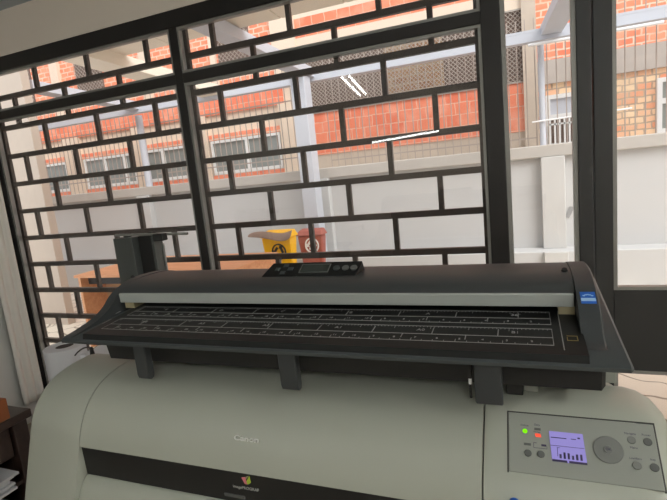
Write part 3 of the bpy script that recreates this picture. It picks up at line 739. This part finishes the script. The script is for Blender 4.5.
# hook feet hanging from the front edge
for xa_, xb_, zb_ in ((-.763, -.732, 1.113), (-.424, -.389, 1.115), (-.081, -.040, 1.118)):
    bm = B(); prof = [(.722, 1.195), (.722, zb_+.012), (.7245, zb_+.004), (.731, zb_), (.738, zb_+.002), (.741, zb_+.01), (.741, 1.195)]
    extrude(bm, prof, [xa_, xa_+.002, xb_-.002, xb_], [.002, 0, 0, .002]); obj('paper_guide', bm, m_scan, sc)
q = aty(515, 389, .80); box('stand_foot', m_under, q.x-.013, q.x+.013, .79, .84, 1.108, 1.19, sc, .002)
q = aty(531, 391, .82); box('stand_bracket', m_printer2, q.x-.011, q.x+.011, .81, .86, 1.106, 1.19, sc, .002)
q = aty(609.5, 383, .87); box('stand_bracket', m_printer2, q.x-.009, q.x+.009, .86, .92, 1.107, 1.19, sc, .002)
q = aty(470.5, 387, .75)
bm = B(); tube(bm, (q.x, .75, 1.118), (q.x, .75, 1.142), .0022, 8); lv = obj('pull_pin', bm, m_under, sc)
bm = B(); tube(bm, (q.x, .75, 1.142), (q.x, .75, 1.153), .0028, 8); obj('pin_tip', bm, m_whitep, lv); box('pin_mount', m_under, q.x-.003, q.x+.003, .745, .77, 1.153, 1.19, lv)

# ------------------------------------------------------------------ odds and ends in the room
bt = thing('metal_box', 'upright dark grey open-front metal box behind the scanner by the window', 'metal box', (-1.5, 1.7, 0))
yb = 1.7
a = aty(118, 238, yb); b_ = aty(168, 236, yb); zt = a.z
xl_, x1_, x2_, xr_ = aty(119, 255, yb).x, aty(137.5, 255, yb).x, aty(156.5, 255, yb).x, aty(169, 255, yb).x
box('side_panel', m_box, xl_, x1_, yb-.02, yb+.035, 0, zt, bt, .002)
box('back_panel', m_boxb, x1_, x2_, yb+.02, yb+.035, 0, zt, bt)
box('side_panel', m_box, x2_, x2_+.016, yb-.02, yb+.035, 0, zt, bt, .002)
box('corner_trim', m_pale_edge, x2_+.016, x2_+.022, yb+.028, yb+.036, 0, zt-.04, bt)
rod_z = zt+.018
box('top_clamp', m_boxb, aty(158, 238, yb).x, aty(168, 238, yb).x, yb-.035, yb+.0, zt-.02, zt+.012, bt, .004)
for px in (125, 150): q = aty(px, 236, yb); box('clamp_post', m_boxb, q.x-.01, q.x+.01, yb, yb+.03, zt, rod_z, bt)
bm = B(); tube(bm, (xl_, yb, rod_z-.004), (aty(187.5, 233.5, yb).x, yb, aty(187.5, 233.5, yb).z), .006, 10); obj('top_rod', bm, m_btn, bt)

pr_ = thing('paper_roll', 'upright white paper roll with dark hollow core left of the scanner', 'paper roll', (-1.78, 1.32, 0))
c1 = aty(58, 348.5, 1.3); rr = .078
bm = B(); n = 32
top = c1.z
outer = []; 
for r_, z_ in ((rr, 0.0), (rr, top), (.034, top), (.034, top-.12)):
    outer.append([bm.verts.new((c1.x+r_*math.cos(2*math.pi*i/n), 1.33+r_*math.sin(2*math.pi*i/n), z_)) for i in range(n)])
for k in range(3):
    for i in range(n): bm.faces.new((outer[k][i], outer[k][(i+1) % n], outer[k+1][(i+1) % n], outer[k+1][i]))
bm.faces.new(outer[0])
obj('roll_body', bm, m_paper, pr_)
bm = B(); tube(bm, (c1.x, 1.33, top-.11), (c1.x, 1.33, top-.002), .0335, 24); obj('core_shade_plug', bm, m_black, pr_)  # solid black plug stands in for the shade inside the core
c2 = aty(100, 357, 1.25)
tag(box('white_carton', m_paper, c2.x-.07, c2.x+.06, 1.22, 1.42, 0, aty(100, 347, 1.3).z, None, .006), 'plain white carton half hidden under the left end of the scanner', 'carton')
# cable and plug
pts = [(93, 349, 1.0), (91, 347.5, 1.02), (84, 348, 1.03), (78, 352, 1.03), (75, 355.5, 1.03)]
pts = [aty(p[0], p[1], p[2]-.05) for p in pts]
bm = B(); path(bm, [Vector(p) for p in smoothline([tuple(p) for p in pts], 5)], .0022, 8); cb = obj('power_cable', bm, m_cable, sc)
a = aty(91, 347, .95); b2 = aty(93.5, 359, .95); bm = B(); tube(bm, a, b2, .004, 10, .008); obj('plug', bm, m_cable, cb)

# side table, carton, papers
tz = .775
T = thing('side_table', 'dark brown wooden side table against the left wall', 'table', (-2.2, 1.2, 0))
q = atz(31, 408, tz); q2 = atz(0, 428, tz)
yf_ = q.y
tx1 = q.x; tx0 = -3.2
# table front edge runs towards the camera from its far right corner
box('table_top', m_dwood, tx0, tx1, -.2, yf_, tz-.03, tz, T, .004)
for x in (tx0+.04, tx1-.07):
    for y in (-.16, yf_-.06): box('leg', m_dwood, x, x+.05, y, y+.05, 0, tz-.03, T, .003)
box('lower_shelf', m_dwood, tx0+.04, tx1-.03, -.12, yf_-.05, .515, .53, T, .003)
box('lower_shelf', m_dwood, tx0+.04, tx1-.03, -.12, yf_-.05, .41, .425, T, .003)
box('back_panel', m_dwood, tx0+.05, tx1-.075, yf_-.055, yf_-.045, .05, tz-.03, T)  # dark panel added to keep the space under the table dark
box('drawer_front', m_dwood, tx1-.06, tx1-.03, -.12, yf_-.07, .625, tz-.03, T, .003)
box('apron', m_dwood, tx0+.05, tx1-.06, yf_-.10, yf_-.08, tz-.15, tz-.03, T)
q = atz(11, 418, tz)
tag(box('carton', m_card, q.x-.34, q.x, q.y-.25, q.y, tz, tz+.075, None, .004), 'small brown cardboard box on the dark side table', 'box')
for i, (z0, x1o, h, lb_) in enumerate(((.426, .015, .06, 'lower loose stack of white papers on the table shelf'), (.531, .03, .06, 'upper stack of white papers on the table shelf'))):
    bm = B()
    for k in range(7):
        d = random.uniform(-.015, .015); zz = z0+h*k/7
        bx(bm, tx1-.45+d, tx1-.025+x1o+d, yf_-.50+d, yf_-.105+d, zz, zz+h/7-.001)
    tag(obj('paper_stack', bm, m_paper), lb_, 'papers', 'paper stacks under the side table')
# curtain beside the window post
bm = B(); n = 40; w0 = -3.215
cv = []
for i in range(n+1):
    t = i/n; y = 2.03+.145*t; x = -3.195+.010*math.sin(t*15)
    cv.append((x, y))
rows = [bm.verts.new] 
zz = [.15, .2, 1.2, 2.0, 2.62]
grid = [[bm.verts.new((x+(.0 if z > .6 else .004), y, z)) for x, y in cv] for z in zz]
for r in range(len(zz)-1):
    for i in range(n): bm.faces.new((grid[r][i], grid[r][i+1], grid[r+1][i+1], grid[r+1][i]))
o = obj('curtain', bm, m_curtain); s = o.modifiers.new('t', 'SOLIDIFY'); s.thickness = .004
tag(o, 'pale grey narrow curtain hanging beside the left window post', 'curtain')

# ------------------------------------------------------------------ lamps of the room, two of them added as unseen fill
def batten(a, b, label, twin=True, dirn=None, mt=None):
    a = Vector(a); b = Vector(b); d = (b-a).normalized(); s = d.cross(dirn).normalized()
    t = thing('fluorescent_lamp', label, 'lamp', tuple((a+b)/2))
    bm = B(); bar(bm, a-dirn*.035, b-dirn*.035, .16 if twin else .07, .04, dirn); obj('lamp_body', bm, m_lampw, t)
    for k in ((-.045, .045) if twin else (0,)):
        bm = B(); tube(bm, a+s*k+d*.03, b+s*k-d*.03, .014, 12); obj('lamp_tube', bm, mt or m_tube, t)
        for e, sg in ((a, 1), (b, -1)): 
            bm = B(); tube(bm, e+s*k, e+s*k+d*.03*sg, .015, 12); obj('lamp_socket', bm, m_lampw, t)
    return t
DN = Vector((0, 0, -1))
batten((-1.90, -1.10, 2.6), (-2.20, -2.78, 2.6), 'twin tube ceiling lamp behind the camera, reflected in the window', True, DN)
batten((.78, -2.6, 2.6), (.78, -1.0, 2.6), 'added twin tube fill lamp behind the camera, right of the other', True, DN, m_tube_fill)  # added to brighten the room, its reflection kept behind the door stile
batten((2.45, -.6, 2.6), (2.45, 1.0, 2.6), 'added unseen twin tube fill lamp at the right of the room', True, DN, m_tube_fill)  # added out of view as more fill for the room
batten((-2.372, -3.54, 1.925), (-1.195, -3.54, 1.985), 'single tube lamp on the rear wall', False, Vector((0, 1, 0)), m_tube_lo)

# ------------------------------------------------------------------ daylight
w = bpy.data.worlds.new('overcast_sky'); bpy.context.scene.world = w; w.use_nodes = True
bg = w.node_tree.nodes['Background']; bg.inputs['Color'].default_value = (.93, .96, 1, 1); bg.inputs['Strength'].default_value = 1.35
sun = bpy.data.lights.new('sun', 'SUN'); sun.energy = 3.1; sun.angle = math.radians(40); sun.color = (1, .975, .94)
so = bpy.data.objects.new('sun', sun); C.objects.link(so)
so.rotation_euler = Vector((-.62, .5, -.74)).to_track_quat('-Z', 'Y').to_euler()

sn = bpy.context.scene
sn.view_settings.view_transform = 'Standard'; sn.view_settings.look = 'None'; sn.view_settings.gamma = 1; sn.view_settings.exposure = 0
sn.view_settings.use_curve_mapping = False
sn.cycles.max_bounces = 10; sn.cycles.transparent_max_bounces = 16
sn.cycles.sample_clamp_indirect = 6
